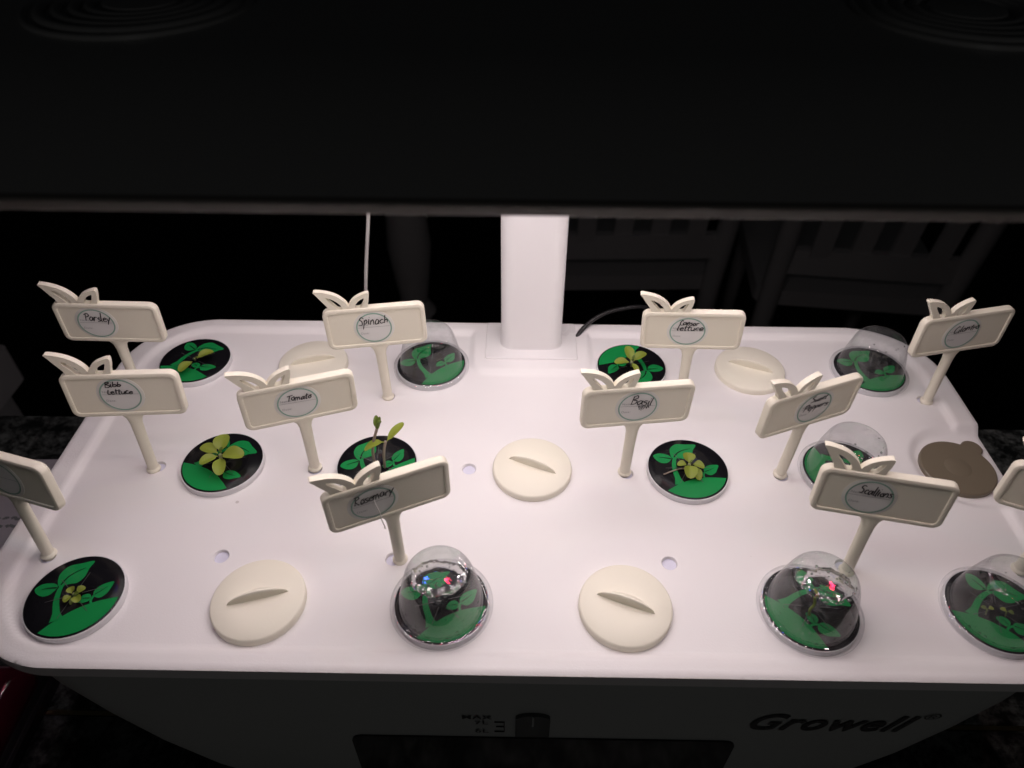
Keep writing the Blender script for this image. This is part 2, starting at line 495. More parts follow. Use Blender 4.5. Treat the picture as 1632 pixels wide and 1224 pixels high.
# level gauge with arched top
g = [(-.088, -.885), (.11, -.885), (.11, -.66)] + [(.011 + .099*math.cos(a), -.66 + .055*math.sin(a)) for a in [PI*i/14 for i in range(1, 14)]] + [(-.088, -.66)]
gg = extrude2d(MB(), g, [], FY - .02, FY + .05).build('level_gauge', M_GAUGE, tank, autos=35)
extrude2d(MB(), [(.007, -.73), (.016, -.73), (.016, -.612), (.007, -.612)], [], FY - .026, FY - .02).build('gauge_marker', M_BODY, gg, smooth=False)
def front_text(body, x, z, size, bold=0, shear=0, sx=1.0, al='LEFT'):
    me = text_mesh(body, size*U, bold*U, shear, al, sx)
    return link('printed_text', me, M_PRINT, tank, (x*U, (FY - .0035)*U, z*U), smooth=False, rot=(R(90.5), 0, 0))
front_text('MAX', -.225, -.690, .062, .001, 0, 1.25, 'RIGHT')
front_text('7L', -.245, -.758, .062, .001, 0, 1.25, 'RIGHT')
front_text('6L', -.245, -.872, .062, .001, 0, 1.25, 'RIGHT')
br = MB()
for a, b in (((-.21, -.735), (-.150, -.729)), ((-.20, -.795), (-.150, -.789)), ((-.21, -.862), (-.150, -.856)), ((-.156, -.86), (-.150, -.73))):
    br.box((a[0], FY - .004, a[1]), (b[0], FY + .002, b[1]))
br.build('printed_bracket', M_PRINT, tank, smooth=False)
gt = front_text('Growell', 1.22, -.765, .285, .006, .40, 1.0)
xs = [v.co.x for v in gt.data.vertices]; kx = .93*U / (max(xs) - min(xs))
for v in gt.data.vertices: v.co.x *= kx
front_text('®', 2.19, -.60, .10, .0, .2, 1.2)

# ================================================================ grow lamp
lamp = thing('grow_lamp', 'dark overhead grow lamp panel carried by a white post at the back of the planter', 'grow lamp', W(0, 4.40, ZR))
PZ = 3.508 - .795 - ZR           # top of panel above post foot
MB().loft([rrect(.35, .22, .02, 0, 0, .0), rrect(.35, .22, .02, .008, 0, 0), rrect(.345, .215, .015, .012, 0, 0)]).build('foot_plate', M_POST, lamp, autos=35)
post = MB().loft([rrect(.240, .130, .10, .010, 0, .01), rrect(.231, .121, .095, .024, 0, .01), rrect(.229, .119, .095, PZ - .12, 0, .01)]).build('post', M_POST, lamp, autos=45)
pc = 3.23 - 4.40                # panel centre y
def ploop(hx, hy, r, z): return rrect(hx, hy, r, PZ + z, 0, pc, 12)
pl_ = [(3.07 - .85*t, 1.46 - .85*t, -.138 + .132*(1 - (1 - t)**2)) for t in [i/14 for i in range(15)]] + [(2.0, .4, -.002), (1.8, .2, 0)]
panel = MB().loft([ploop(a, b, max(.15, .57 - (3.07 - a)*.5), z) for a, b, z in pl_]).build('lamp_panel', M_PANEL, lamp, autos=60)
lipp = []
for dz, off in ((-.137, .0), (-.139, .026), (-.146, .030), (-.180, .012), (-.188, .0)):
    lipp.append(ploop(3.06 + off, 1.455 + off, .57, dz))
MB().loft(lipp).build('lip', M_LIP, panel, autos=15)
MB().loft([ploop(3.0, 1.40, .52, -.195), ploop(3.0, 1.40, .52, -.18)]).build('reflector_plate', M_UNDER, panel)
for vx in (-1.58, 1.60):
    vent = MB().lathe([(.43, -.012), (.43, .008), (.42, .012), (.41, .006), (.40, -.01)], 64).build('vent', M_VENT, lamp, (vx*U, (3.05 - 4.40)*U, PZ*U))
    for r in (.365, .305, .245, .19):
        MB().lathe([(r + .022*math.cos(a), .022*math.sin(a)) for a in [2*PI*i/10 for i in range(11)]], 64).build('vent_ring', M_VENT, vent)
    MB().lathe([(.15, 0), (.14, .02), (.05, .028), (.001, .028)], 32).build('vent_hub', M_VENT, vent)
ledw, ledr, ledb = MB(), MB(), MB()
k = 0
for j in range(8):
    for i in range(19):
        q_ = (i - 9) / 9; x = 2.62 * math.copysign(abs(q_) ** 1.3, q_); y = -1.32 + 2.64 * j / 7 + pc
        k += 1
        t = ledr if (i + 3*j) % 12 == 6 else (ledb if (i + 5*j) % 19 == 6 else ledw)
        t.add([(x + .034*math.cos(-PI*q/3), y + .034*math.sin(-PI*q/3), PZ - .199) for q in range(6)], [tuple(range(6))])
for t, nm, mt in ((ledw, 'white_diodes', M_LEDW), (ledr, 'red_diodes', M_LEDR), (ledb, 'blue_diodes', M_LEDB)):
    o = t.build(nm, mt, lamp, smooth=False); o['kind'] = 'stuff'

# ================================================================ seed pods
AX = [-(.7468 + 2*.88532), -(.7468 + .88532), -.7468, .7468, .7468 + .88532, .7468 + 2*.88532]
YA, YB, YC = 4.108, 3.102, 2.120
RD = .2528
HILL = catmull([(-.36,-.91),(-.22,-.72),(-.05,-.53),(.19,-.33),(.48,-.17),(.75,-.08),(.97,-.02)], 4)
def art(P):
    S = .985
    green, dark = MB(), MB()
    arc = [(.975*math.cos(a), .975*math.sin(a)) for a in [R(-1.2 - i*(110.5/22)) for i in range(1, 22)]]
    def poly(L, mb, z):
        pts, fs = fill2d([(x*S*RD, y*S*RD) for x, y in L]); mb.add([(x, y, z) for x, y in pts], fs)
    poly(HILL + arc, green, P)
    st = catmull([(-.10,-.60),(-.20,-.40),(-.32,-.14),(-.37,.10),(-.36,.26),(-.27,.42)], 5)
    ribbon(green, [(x*RD, y*RD) for x, y in st], [RD*(.16 - .10*i/(len(st)-1)) if i > 4 else RD*(.28 - .03*i) for i in range(len(st))], lambda x, y: (x, y, P + .0012))
    poly(catmull([(-.43,.20),(-.53,.36),(-.55,.55),(-.44,.73),(-.22,.80),(.06,.88),(.03,.68),(.02,.46),(-.08,.31),(-.27,.26)], 4, True), green, P + .0006)
    poly(catmull([(-.93,.13),(-.80,.26),(-.58,.28),(-.46,.20),(-.52,.02),(-.66,-.05),(-.82,.0)], 4, True), green, P)
    poly(catmull([(.72,.36),(.50,.27),(.39,.12),(.44,-.02),(.58,-.05),(.69,.06),(.72,.20)], 4, True), green, P)
    poly(catmull([(.13,-.16),(.18,-.01),(.29,.04),(.38,-.02),(.37,-.14),(.24,-.19)], 4, True), green, P)
    ribbon(green, [(x*RD, y*RD) for x, y in catmull([(.46,-.22),(.41,-.12),(.42,.0)], 4)], .05*RD, lambda x, y: (x, y, P))
    for L, w in (([(-.40,.24),(-.33,.44),(-.20,.58),(-.05,.68)], .035), ([(-.46,.17),(-.62,.15),(-.76,.12)], .032),
                 ([(.43,.02),(.53,.11),(.63,.22)], .022), ([(.36,-.07),(.27,-.07),(.20,-.10)], .02)):
        q = catmull(L, 5); ribbon(dark, [(x*RD, y*RD) for x, y in q], [RD*w*(1 - .8*i/len(q)) for i in range(len(q))], lambda x, y: (x, y, P + .0024))
    return green, dark
gm, dm = art(.0022)
rim_me = disc_me = gm_me = dm_me = slit_me = None
def pod(x, y, rot, label):
    global rim_me, disc_me, gm_me, dm_me, slit_me
    t = thing('seed_pod', label, 'seed pod', W(x, y, 0), (0, 0, R(rot)), 'seed pods with printed black discs')
    if rim_me is None:
        a = MB().lathe([(.256, -.052), (.2595, -.048), (.2595, -.012), (.2575, -.004), (.2535, -.003), (.2535, -.02)], 72).build('rim', M_RIM, t, autos=50)
        b = MB().lathe([(.0, -.012), (.2525, -.012), (.2525, -.003), (.249, 0), (.16, 0), (.045, 0), (.038, -.006), (.0, -.008)], 72).build('label_disc', M_BLACK, t, autos=50)
        c = gm.build('printed_sprout', M_GREEN, b, smooth=False); d = dm.build('printed_vein', M_BLACK, b, smooth=False)
        s = MB()
        for k in range(6):
            an = R(20 + 60*k); ribbon(s, [(.04*math.cos(an), .04*math.sin(an)), (.145*math.cos(an), .145*math.sin(an))], .0035, lambda x, y: (x, y, .0055))
        e = s.build('slit', M_SLIT, b, smooth=False)
        rim_me, disc_me, gm_me, dm_me, slit_me = a.data, b.data, c.data, d.data, e.data
    else:
        link('rim', rim_me, None, t); b = link('label_disc', disc_me, None, t)
        link('printed_sprout', gm_me, None, b, smooth=False); link('printed_vein', dm_me, None, b, smooth=False); link('slit', slit_me, None, b, smooth=False)
    return t
PODS = [
 (AX[0], YA, -50, 'uncovered black and green pod disc in the back left corner beside the Parsley marker'),
 (AX[2], YA, 10, 'black and green pod disc under the clear dome behind the Spinach marker'),
 (AX[3], YA, 181, 'uncovered pod disc right of the white post with its green hill turned to the back'),
 (AX[5], YA, -15, 'black and green pod disc under the clear dome beside the Cilantro marker'),
 (-2, YB, -65, 'uncovered pod disc with the largest five leaf seedling, right of the Bibb marker'),
 (-1, YB, 14, 'uncovered pod disc with two tall thin sprouts behind the Rosemary marker'),
 (1, YB, -18, 'uncovered pod disc right of the Basil marker, centre right of the lid'),
 (2, YB, -125, 'pod disc under the clear dome partly hidden by the Scallions marker'),
 (-2.5, YC, 0, 'uncovered pod disc in the front left corner of the lid'),
 (-.5, YC, -5, 'pod disc under the clear dome in front of the Rosemary marker'),
 (1.5, YC, -84, 'pod disc under the clear dome in front of the Scallions marker'),
 (2.5, YC, -67, 'pod disc under the clear dome cut by the right edge of the picture'),
]
for a in PODS: pod(*a)

# caps with a half-moon grip
cap_me = grip_me = None
def cap(x, y, rot, label):
    global cap_me, grip_me
    t = thing('pod_cap', label, 'cap', W(x, y, 0), (0, 0, R(rot)), 'cream caps closing unused pod holes')
    if cap_me is None:
        a = MB().lathe([(.250, -.085), (.2545, -.075), (.2545, -.016), (.251, -.006), (.243, 0), (.12, -.001), (.001, -.001)], 72).build('disc', M_CAP, t, autos=50)
        n = 26; vs = []; fs = []; L = .163
        for i in range(n + 1):
            s = -1 + 2*i/n; h = .062 * math.sqrt(max(0, 1 - s*s)) ** 1.15; w = .030*(1 - s*s)
            bow = 0
            row = [(-.006*(1-s*s), -.004), (-.003*(1-s*s), h*.6), (.0, h*.95), (w*.2, h), (w*.6, h*.92), (w*1.1, h*.6), (w*1.7, h*.2), (w*2.3, -.004)]
            vs += [(s*L, y_, z_) for y_, z_ in row]
        m_ = 8
        for i in range(n):
            for j in range(m_ - 1): fs.append((i*m_+j, (i+1)*m_+j, (i+1)*m_+j+1, i*m_+j+1))
        b = MB().add(vs, fs).build('grip', M_CAP, t, autos=75)
        cap_me, grip_me = a.data, b.data
    else:
        link('disc', cap_me, None, t); link('grip', grip_me, None, t)
cap(AX[1], YA, 17, 'cream cap in the back row between the Parsley and Spinach markers')
cap(AX[4], YA, -22, 'cream cap in the back row behind the Sweet Peppers marker')
cap(0, YB, -22.5, 'cream cap with half moon grip in the middle of the lid')
cap(-1.5, YC, 16.7, 'cream cap in the front row beside the front left pod')
cap(.5, YC, -20.7, 'cream cap in the front row between two clear domes')

# clear humidity domes
dome_me = flange_me = None
def dome(x, y, label, drops=0, seed=1, film=None):
    global dome_me, flange_me
    t = thing('humidity_dome', label, 'dome', W(x, y, 0.004), None, 'clear humidity domes over the pods')
    if dome_me is None:
        pr = catmull([(.236,.002),(.230,.03),(.212,.12),(.190,.21),(.178,.25),(.163,.277),(.140,.288),(.10,.2915),(.001,.293)], 5)
        a = MB().lathe(pr, 72).build('shell', M_CLEAR, t, autos=0)
        b = MB().lathe([(.236,.002),(.262,.002),(.279,-.012),(.281,-.03),(.277,-.032)], 72).build('flange', M_CLEAR, t, autos=60)
        dome_me, flange_me = a.data, b.data
    else:
        link('shell', dome_me, None, t, autos=0); link('flange', flange_me, None, t)
    if film:
        fr_, fx, fy, th = film; rnd = random.Random(seed*7); n = 56; loops = []
        ph = [rnd.uniform(0, 6.28) for _ in range(6)]
        def edge(a): return 1 + .035*math.sin(3*a + ph[0]) + .03*math.sin(7*a + ph[1]) + .03*math.sin(13*a + ph[2]) + .02*math.sin(23*a + ph[3])
        for q, zz in ((.02, 0), (.6, 0), (.97, -.001), (1.0, -.004), (.97, -.010), (.85, -.018), (.6, -.8*th), (.3, -th), (.02, -th)):
            L = []
            for i in range(n):
                a = 2*PI*i/n; r = fr_*q*(edge(a) if q > .5 else 1)
                wob = .0022*math.sin(5*a + ph[4] + 9*q) * (1 if -th < zz < -.004 else 0)
                L.append((fx + r*math.cos(a), fy + .76*r*math.sin(a), .2855 + zz + wob))
            loops.append(L)
        MB().loft(loops).build('water_film', M_DROP, t, autos=0)
    if drops:
        rnd = random.Random(seed); mb = MB()
        for k in range(drops):
            a = rnd.uniform(0, 2*PI)
            if k < drops*.25:
                r = .148*math.sqrt(rnd.random()); z = .2885 - .004*(r/.15)**2; nx, nz = 0, -1
                if r*math.sin(a) > .055 + rnd.uniform(-.03, .02): a = -a
            elif k < drops*.6:
                a = rnd.uniform(R(-160), R(-20)); r = .148 + rnd.uniform(-.004, .006); z = .279; nx, nz = -.6, -.8
            else:
                a = rnd.uniform(R(-165), R(-15)); q = rnd.random()**3; r = .233 - q*.03; z = .012 + q*.15; nx, nz = -.97, .2
            s = rnd.choice((.003, .004, .005, .006, .008)) * rnd.uniform(.8, 1.2)
            c = Vector((r*math.cos(a), r*math.sin(a), z)); nrm = Vector((nx*math.cos(a), nx*math.sin(a), nz)).normalized()
            u_ = nrm.orthogonal().normalized(); v_ = nrm.cross(u_); loops = []
            for ph in (0, 30, 60):
                rr, hh = s*math.cos(R(ph)), s*.6*math.sin(R(ph))
                loops.append([tuple(c + u_*rr*math.cos(2*PI*i/7) + v_*rr*math.sin(2*PI*i/7) + nrm*hh) for i in range(7)])
            mb.loft(loops, True, True)
        o = mb.build('condensation', M_DROP, t, autos=0); o['kind'] = 'stuff'
dome(AX[2], YA, 'clear plastic dome behind the Spinach marker, left of the white post', 0, 1)
dome(AX[5], YA, 'clear plastic dome beside the Cilantro marker at the back right', 14, 2)
dome(2, YB, 'clear plastic dome behind the Scallions marker, next to the grey filler plug', 18, 3)
dome(-.5, YC, 'clear plastic dome glinting blue and red in front of the Rosemary marker', 150, 4, (.140, 0, -.036, .024))
dome(1.5, YC, 'clear plastic dome with a red glint in front of the Scallions marker', 110, 5, (.128, -.005, -.04, .022))
dome(2.5, YC, 'clear plastic dome cut off by the right edge of the picture', 80, 6)

# ================================================================ seedlings
def leaf(t, x, y, z, az, pitch, L, wd, mt, cup=.25, curl=.3):
    n, m_ = 16, 7; vs = []; fs = []
    for i in range(n + 1):
        s = .5 - .5*math.cos(PI*i/n); w = max(.06*wd, wd/2 * math.sqrt(max(0, 1 - ((s - .56)/.44)**2))) if s < .99 else .001
        for j in range(m_):
            q = -1 + 2*j/(m_-1)
            vs.append((s*L, q*w, cup*wd*(abs(q)**1.15)*math.sin(PI*s) - curl*L*s*s*.5))
    for i in range(n):
        for j in range(m_-1): fs.append((i*m_+j, (i+1)*m_+j, (i+1)*m_+j+1, i*m_+j+1))
    mb = MB(); M_ = Matrix.Rotation(R(az), 4, 'Z') @ Matrix.Rotation(-R(pitch), 4, 'Y')
    mb.add([tuple(M_ @ Vector(v)) for v in vs], fs)
    return mb.build('leaf', mt, t, (x*U, y*U, z*U), autos=0)
def stem(t, pts, r=.008, mt=None):
    q = catmull(pts, 5); MB().tube(q, r, 7).build('stem', mt or M_STEM, t, autos=0)
def seedling(x, y, label, leaves, stems, k=1.0):
    t = thing('seedling', label, 'seedling', W(x, y, -.004), None, 'young seedlings in the pods')
    for a in leaves: leaf(t, a[0]*k, a[1]*k, a[2]*k, a[3], a[4], a[5]*k, a[6]*k, *a[7:])
    for a in stems: stem(t, [tuple(c*k for c in p_) for p_ in a[0]], *a[1:])
    return t
LM, LD = M_LEAF, M_LEAFD
seedling(AX[0], YA, 'seedling with two oval leaves in the back left pod',
  [(.045,-.045,.055,35,14,.125,.078,LM), (.02,-.075,.05,-115,10,.13,.078,LM), (.03,-.05,.07,-30,30,.05,.02,LD)],
  [([(0,0,0),(.01,-.03,.04),(.035,-.06,.07)], .007)])
seedling(-2, YB, 'largest seedling, five round lime leaves beside the Bibb marker',
  [(.01,.01,.10,96,22,.17,.125,LM,.22,.45), (-.01,0,.10,160,20,.15,.10,LM,.2,.4), (.03,-.02,.105,-8,18,.185,.13,LM,.25,.4),
   (0,-.03,.10,-140,16,.14,.095,LM,.2,.4), (.02,-.04,.09,-75,8,.17,.10,LM,.2,.4), (.015,-.01,.115,60,55,.05,.03,LD)],
  [([(0,0,0),(.005,-.01,.05),(.012,-.01,.10)], .010)], .82)
seedling(-1, YB, 'two tall thin sprouts with narrow leaves rising behind the Rosemary marker',
  [(.035,.0,.325,92,62,.085,.035,LD), (.045,.0,.325,70,70,.08,.03,LD), (.09,-.02,.235,35,38,.16,.062,LM,.2,.1), (.075,-.025,.235,-170,-8,.135,.066,LM,.25,.5)],
  [([(-.01,-.01,0),(-.01,-.012,.12),(.005,-.01,.22),(.04,0,.335)], .0095, M_STEMR), ([(.055,-.03,0),(.06,-.03,.10),(.07,-.03,.18),(.085,-.022,.24)], .009, M_STEMR),
   ([(.04,0,.335),(.045,.005,.36),(.06,.01,.385)], .012, M_LEAFD)])
seedling(1, YB, 'compact seedling with rounded cupped leaves right of the Basil marker',
  [(-.005,-.01,.09,88,24,.12,.12,LM,.3,.5), (.0,-.035,.085,-95,6,.14,.13,LM,.3,.6), (.03,-.02,.085,-20,15,.11,.09,LM,.3,.5),
   (-.03,-.02,.085,185,15,.09,.07,LM,.3,.5), (.035,-.05,.07,-70,0,.13,.09,LM,.3,.6), (.0,-.015,.10,30,50,.04,.02,LD)],
  [([(0,0,0),(0,-.01,.05),(.0,-.015,.09)], .010), ([(0,0,.01),(-.11,-.03,.02),(-.25,-.09,.014)], .005, M_STEMR)], .66)
seedling(AX[3], YA, 'seedling with four oval leaves in the pod right of the white post',
  [(-.02,-.05,.10,100,30,.15,.085,LM), (0,-.05,.10,35,22,.14,.085,LM), (-.035,-.06,.095,195,18,.14,.085,LM), (-.01,-.065,.09,-70,0,.12,.05,LM), (-.01,-.05,.11,60,60,.05,.02,LD)],
  [([(0,0,0),(-.005,-.03,.05),(-.015,-.055,.10)], .009)], .85)
seedling(-2.5, YC, 'tiny seedling cluster with small round leaves in the front left pod',
  [(.0,-.01,.045,120,15,.062,.06,LM), (.035,-.005,.05,40,15,.068,.062,LM), (.005,-.03,.045,-120,12,.062,.06,LM), (.04,-.03,.05,-50,10,.07,.066,LM), (.02,-.03,.04,-85,0,.065,.03,LD), (.02,-.015,.055,-10,25,.05,.03,LD)],
  [([(0,0,0),(.01,-.01,.03),(.02,-.015,.05)], .008)], .72)
seedling(1.5, YC, 'thin bent yellow sprout under the dome before the Scallions marker',
  [(-.02,-.02,.12,80,40,.05,.02,LM)], [([(-.02,-.05,0),(-.03,-.045,.05),(-.01,-.03,.08),(-.02,-.02,.13)], .007, M_LEAF)])
seedling(2.5, YC, 'two tiny sprouts with small leaves under the rightmost front dome',
  [(-.075,-.02,.04,150,10,.03,.025,LD), (-.07,-.02,.045,10,10,.03,.025,LM), (.025,-.03,.04,150,10,.032,.026,LM), (.03,-.03,.04,-30,10,.03,.026,LD)],
  [([(-.07,-.03,0),(-.075,-.02,.045)], .004, M_LEAFD), ([(.03,-.04,0),(.025,-.03,.04)], .004, M_LEAFD)])
seedling(2, YB, 'small green seedling under the dome behind the Scallions marker',
  [(0,-.02,.06,200,15,.09,.05,LD), (.01,-.02,.06,20,15,.09,.05,LD)], [([(0,0,0),(.005,-.02,.06)], .007)])

# ================================================================ plant markers
GL = {
 'a': (.95, [[(.72,.82),(.40,1),(.06,.55),(.25,.04),(.62,.30),(.76,.95),(.76,.25),(.95,.05)]]),
 'b': (.85, [[(.12,2),(.08,.05),(.10,.6),(.45,.92),(.74,.5),(.42,.0),(.08,.12)]]),
 'c': (.80, [[(.74,.8),(.42,1),(.06,.5),(.34,.02),(.80,.2)]]),
 'e': (.82, [[(.08,.45),(.66,.62),(.46,1),(.10,.7),(.14,.18),(.48,.0),(.84,.25)]]),
 'h': (.90, [[(.12,2),(.08,0)],[(.09,.55),(.44,.98),(.68,.7),(.72,0)]]),
 'i': (.42, [[(.18,1),(.15,.1),(.36,.02)],[(.24,1.42),(.28,1.52)]]),
 'l': (.45, [[(.20,2),(.13,.2),(.38,.02)]]),
 'm': (1.2, [[(.06,1),(.05,0)],[(.05,.55),(.30,1),(.46,.65),(.45,0)],[(.46,.6),(.76,1),(.95,.65),(1.0,.05)]]),
 'n': (.88, [[(.08,1),(.06,0)],[(.07,.55),(.40,1),(.66,.7),(.70,.05)]]),
 'o': (.82, [[(.42,1),(.08,.55),(.36,.0),(.72,.45),(.46,.98),(.75,.95)]]),
 'p': (.85, [[(.14,1),(.02,-.95)],[(.12,.65),(.46,1),(.72,.6),(.42,.1),(.10,.25)]]),
 'r': (.70, [[(.10,1),(.10,0)],[(.10,.55),(.36,.98),(.66,.88)]]),
 's': (.75, [[(.68,.92),(.30,1),(.14,.72),(.58,.40),(.52,.04),(.04,.06)]]),
 't': (.66, [[(.32,1.75),(.28,.12),(.55,.06)],[(.0,1.12),(.70,1.20)]]),
 'u': (.90, [[(.08,1),(.12,.2),(.40,.0),(.68,.35),(.74,1),(.76,.15),(.92,.05)]]),
 'w': (1.1, [[(.04,1),(.25,.05),(.52,.8),(.76,.05),(1.02,1)]]),
 'y': (.85, [[(.08,1),(.36,.15)],[(.85,1.25),(.40,.0),(.15,-.85)]]),
 'P': (1.0, [[(.22,1.85),(.12,0)],[(-.05,1.7),(.60,1.95),(.92,1.45),(.55,1.0),(.16,.95)]]),
 'S': (1.0, [[(.88,1.75),(.45,1.95),(.14,1.5),(.70,.95),(.66,.15),(.05,.1)]]),
 'C': (1.0, [[(.90,1.6),(.55,1.95),(.10,1.1),(.30,.1),(.95,.2)]]),
 'B': (1.0, [[(.15,1.9),(.12,0)],[(-.02,1.75),(.55,1.95),(.75,1.5),(.18,1.05),(.85,.75),(.70,.1),(.06,.02)]]),
 'T': (.9, [[(.50,1.7),(.42,0)],[(-.20,1.62),(1.15,1.75)]]),
 'R': (1.05, [[(.18,1.9),(.10,0)],[(.0,1.75),(.62,1.95),(.82,1.45),(.18,1.0),(.95,.02)]]),
 'L': (.8, [[(.2,1.85),(.12,.08),(.75,.1)]]),
}
def write(mb, words, seed, P):
    rnd = random.Random(seed)
    for text, x0, x1, base, xh, slope in words:
        tot = sum(GL[c][0] for c in text); k = (x1 - x0)/tot; cx = x0
        for c in text:
            adv, strokes = GL[c]
            jy = rnd.uniform(-.12, .12)*xh; js = rnd.uniform(.82, 1.15)
            for s in strokes:
                q = catmull([(cx + (px + rnd.uniform(-.07,.07) + .16*py)*k, base + jy + (py + rnd.uniform(-.09,.09))*xh*js + slope*(cx - x0)) for px, py in s], 6)
                n = len(q); w = [.0068*(.75 + .3*math.sin(PI*min(1, (i+1.5)/n)) + rnd.uniform(-.06,.06)) for i in range(n)]
                ribbon(mb, q, w, P)
            cx += adv*k

BW, BH, BZ = .658, .316, .473
def outline(hx, hz, r, cz): return [(x, z) for x, z, _ in rrect(hx, hz, r, 0, 0, cz, 6)]
def yl(L, y): return [(a, y, b) for a, b in L]
T2 = .028
cz = BZ + BH/2
board = MB().loft([yl(outline(BW/2-.010, BH/2-.010, .042, cz), T2), yl(outline(BW/2, BH/2, .05, cz), T2-.010), yl(outline(BW/2, BH/2, .05, cz), -T2+.012),
    yl(outline(BW/2-.004, BH/2-.004, .047, cz), -T2+.004), yl(outline(BW/2-.012, BH/2-.012, .040, cz), -T2),
    yl(outline(BW/2-.026, BH/2-.026, .026, cz), -T2), yl(outline(BW/2-.030, BH/2-.030, .024, cz), -T2+.002), yl(outline(BW/2-.032, BH/2-.032, .022, cz), -T2+.008)])
LEAF_L = ([(-.155,-.012),(-.152,.015),(-.172,.055),(-.215,.098),(-.275,.128),(-.352,.142),(-.338,.112),(-.315,.073),(-.288,.030),(-.262,-.012)],
          [(-.198,.000),(-.196,.020),(-.215,.050),(-.250,.080),(-.285,.094),(-.268,.062),(-.245,.034),(-.222,.004)])
LEAF_R = ([(-.158,-.012),(-.148,.025),(-.120,.062),(-.075,.090),(-.018,.106),(-.016,.068),(-.026,.028),(-.046,-.012)],
          [(-.112,.003),(-.104,.028),(-.080,.054),(-.048,.070),(-.052,.048),(-.062,.025),(-.078,.003)])
stake_me = {}
def marker(key, x, y, yaw, lx, ly, stick, words, label, scribble=False):
    V = Vector((lx, ly, 1)).normalized()
    Ux = Vector((math.cos(R(yaw)), math.sin(R(yaw)), 0)); Ux = (Ux - V*Ux.dot(V)).normalized()
    Yv = V.cross(Ux)
    t = thing('plant_marker', label, 'plant marker', W(x, y, ZD), Matrix((Ux, Yv, V)).transposed().to_euler(), 'cream plant markers with leaf cut-outs')
    if not stake_me:
        b = board.build('board', M_STAKE, t, autos=32)
        lv = []
        for o_, h_ in (LEAF_L, LEAF_R):
            oo = [(px, pz + BZ + BH) for px, pz in catmull(o_, 4, True)]; hh = [(px, pz + BZ + BH) for px, pz in catmull(h_, 4, True)]
            lo_ = extrude2d(MB(), oo, [hh], -.017, .017).build('leaf_ornament', M_STAKE, t, autos=40)
            lv.append(lo_.data)
        prof_ = [(-.10, .032, .032), (.02, .033, .033), (.30, .034, .032), (.40, .037, .030), (.44, .046, .027), (.465, .066, .024), (.482, .105, .022)]
        loops = [[(a*math.cos(2*PI*i/20), b_*math.sin(2*PI*i/20), z) for i in range(20)] for z, a, b_ in prof_]
        st = MB().loft(loops).build('stem', M_STAKE, t, autos=50)
        fo = MB().lathe([(.033, .022), (.041, .014), (.044, .008), (.044, .003), (.042, -.002), (.033, -.002)], 24).build('collar', M_STAKE, t, autos=60)
        stake_me.update(board=b.data, leaves=lv, stem=st.data, collar=fo.data)
    else:
        link('board', stake_me['board'], None, t)
        for me in stake_me['leaves']: link('leaf_ornament', me, None, t)
        link('stem', stake_me['stem'], None, t); link('collar', stake_me['collar'], None, t)
    # round name sticker
    y0 = -T2 + .008; e = .0016; sx, sz, sr = stick
    rl = R(sr)
    loc = (sx*U, y0*U, (cz + sz)*U)
    def disc(mb, r0, r1, yy):
        n = 48
        if r0 == 0: mb.add([(r1*math.cos(2*PI*i/n), yy, r1*math.sin(2*PI*i/n)) for i in range(n)], [tuple(range(n))])
        else:
            mb.add([(r*math.cos(2*PI*i/n), yy, r*math.sin(2*PI*i/n)) for r in (r0, r1) for i in range(n)], [(i, n+i, n+(i+1) % n, (i+1) % n) for i in range(n)])
    if 'film' not in stake_me:
        f = MB(); f.loft([[(r*math.cos(2*PI*i/48), yy, r*math.sin(2*PI*i/48)) for i in range(48)] for r, yy in ((.133, .001), (.133, -e*.7), (.131, -e))], False, True)
        stake_me['film'] = f
    s = stake_me['film'].build('sticker', M_STICK, t, loc, autos=30)
    s.rotation_euler = (0, -rl, 0)
    p_ = MB(); disc(p_, 0, .1165, -2*e); p_.build('paper', M_PAPER, s, smooth=False)
    p_ = MB(); disc(p_, .1075, .1160, -3*e); p_.build('green_ring', M_RING, s, smooth=False)
    Pm = lambda a, b: (a, -3*e, b)
    p_ = MB(); ribbon(p_, [(-.104, .006), (.104, .006)], .0024, Pm); p_.build('ruled_line', M_TYPE, s, smooth=False)
    for body, px, pz in (('Name:', -.098, .018), ('Date:', -.092, -.048)):
        if 'txt' + body not in stake_me: stake_me['txt' + body] = text_mesh(body, .024*U)
        link('small_print', stake_me['txt' + body], M_TYPE, s, (px*U, -3*e*U, pz*U), smooth=False, rot=(R(90), 0, 0))
    if words:
        ink = MB(); write(ink, words, sum(map(ord, key)), lambda a, b: (a, -4.2*e, b))
        if scribble:
            zz = [(.005,.014),(.012,-.022),(.018,.016),(.024,-.026),(.030,.014),(.034,-.02),(.044,.012),(.052,-.012),(.060,.024),(.066,-.006)]
            ribbon(ink, zz, .010, lambda a, b: (a, -5*e, b))
        ink.build('handwriting', M_INK, s, smooth=False)
    return t
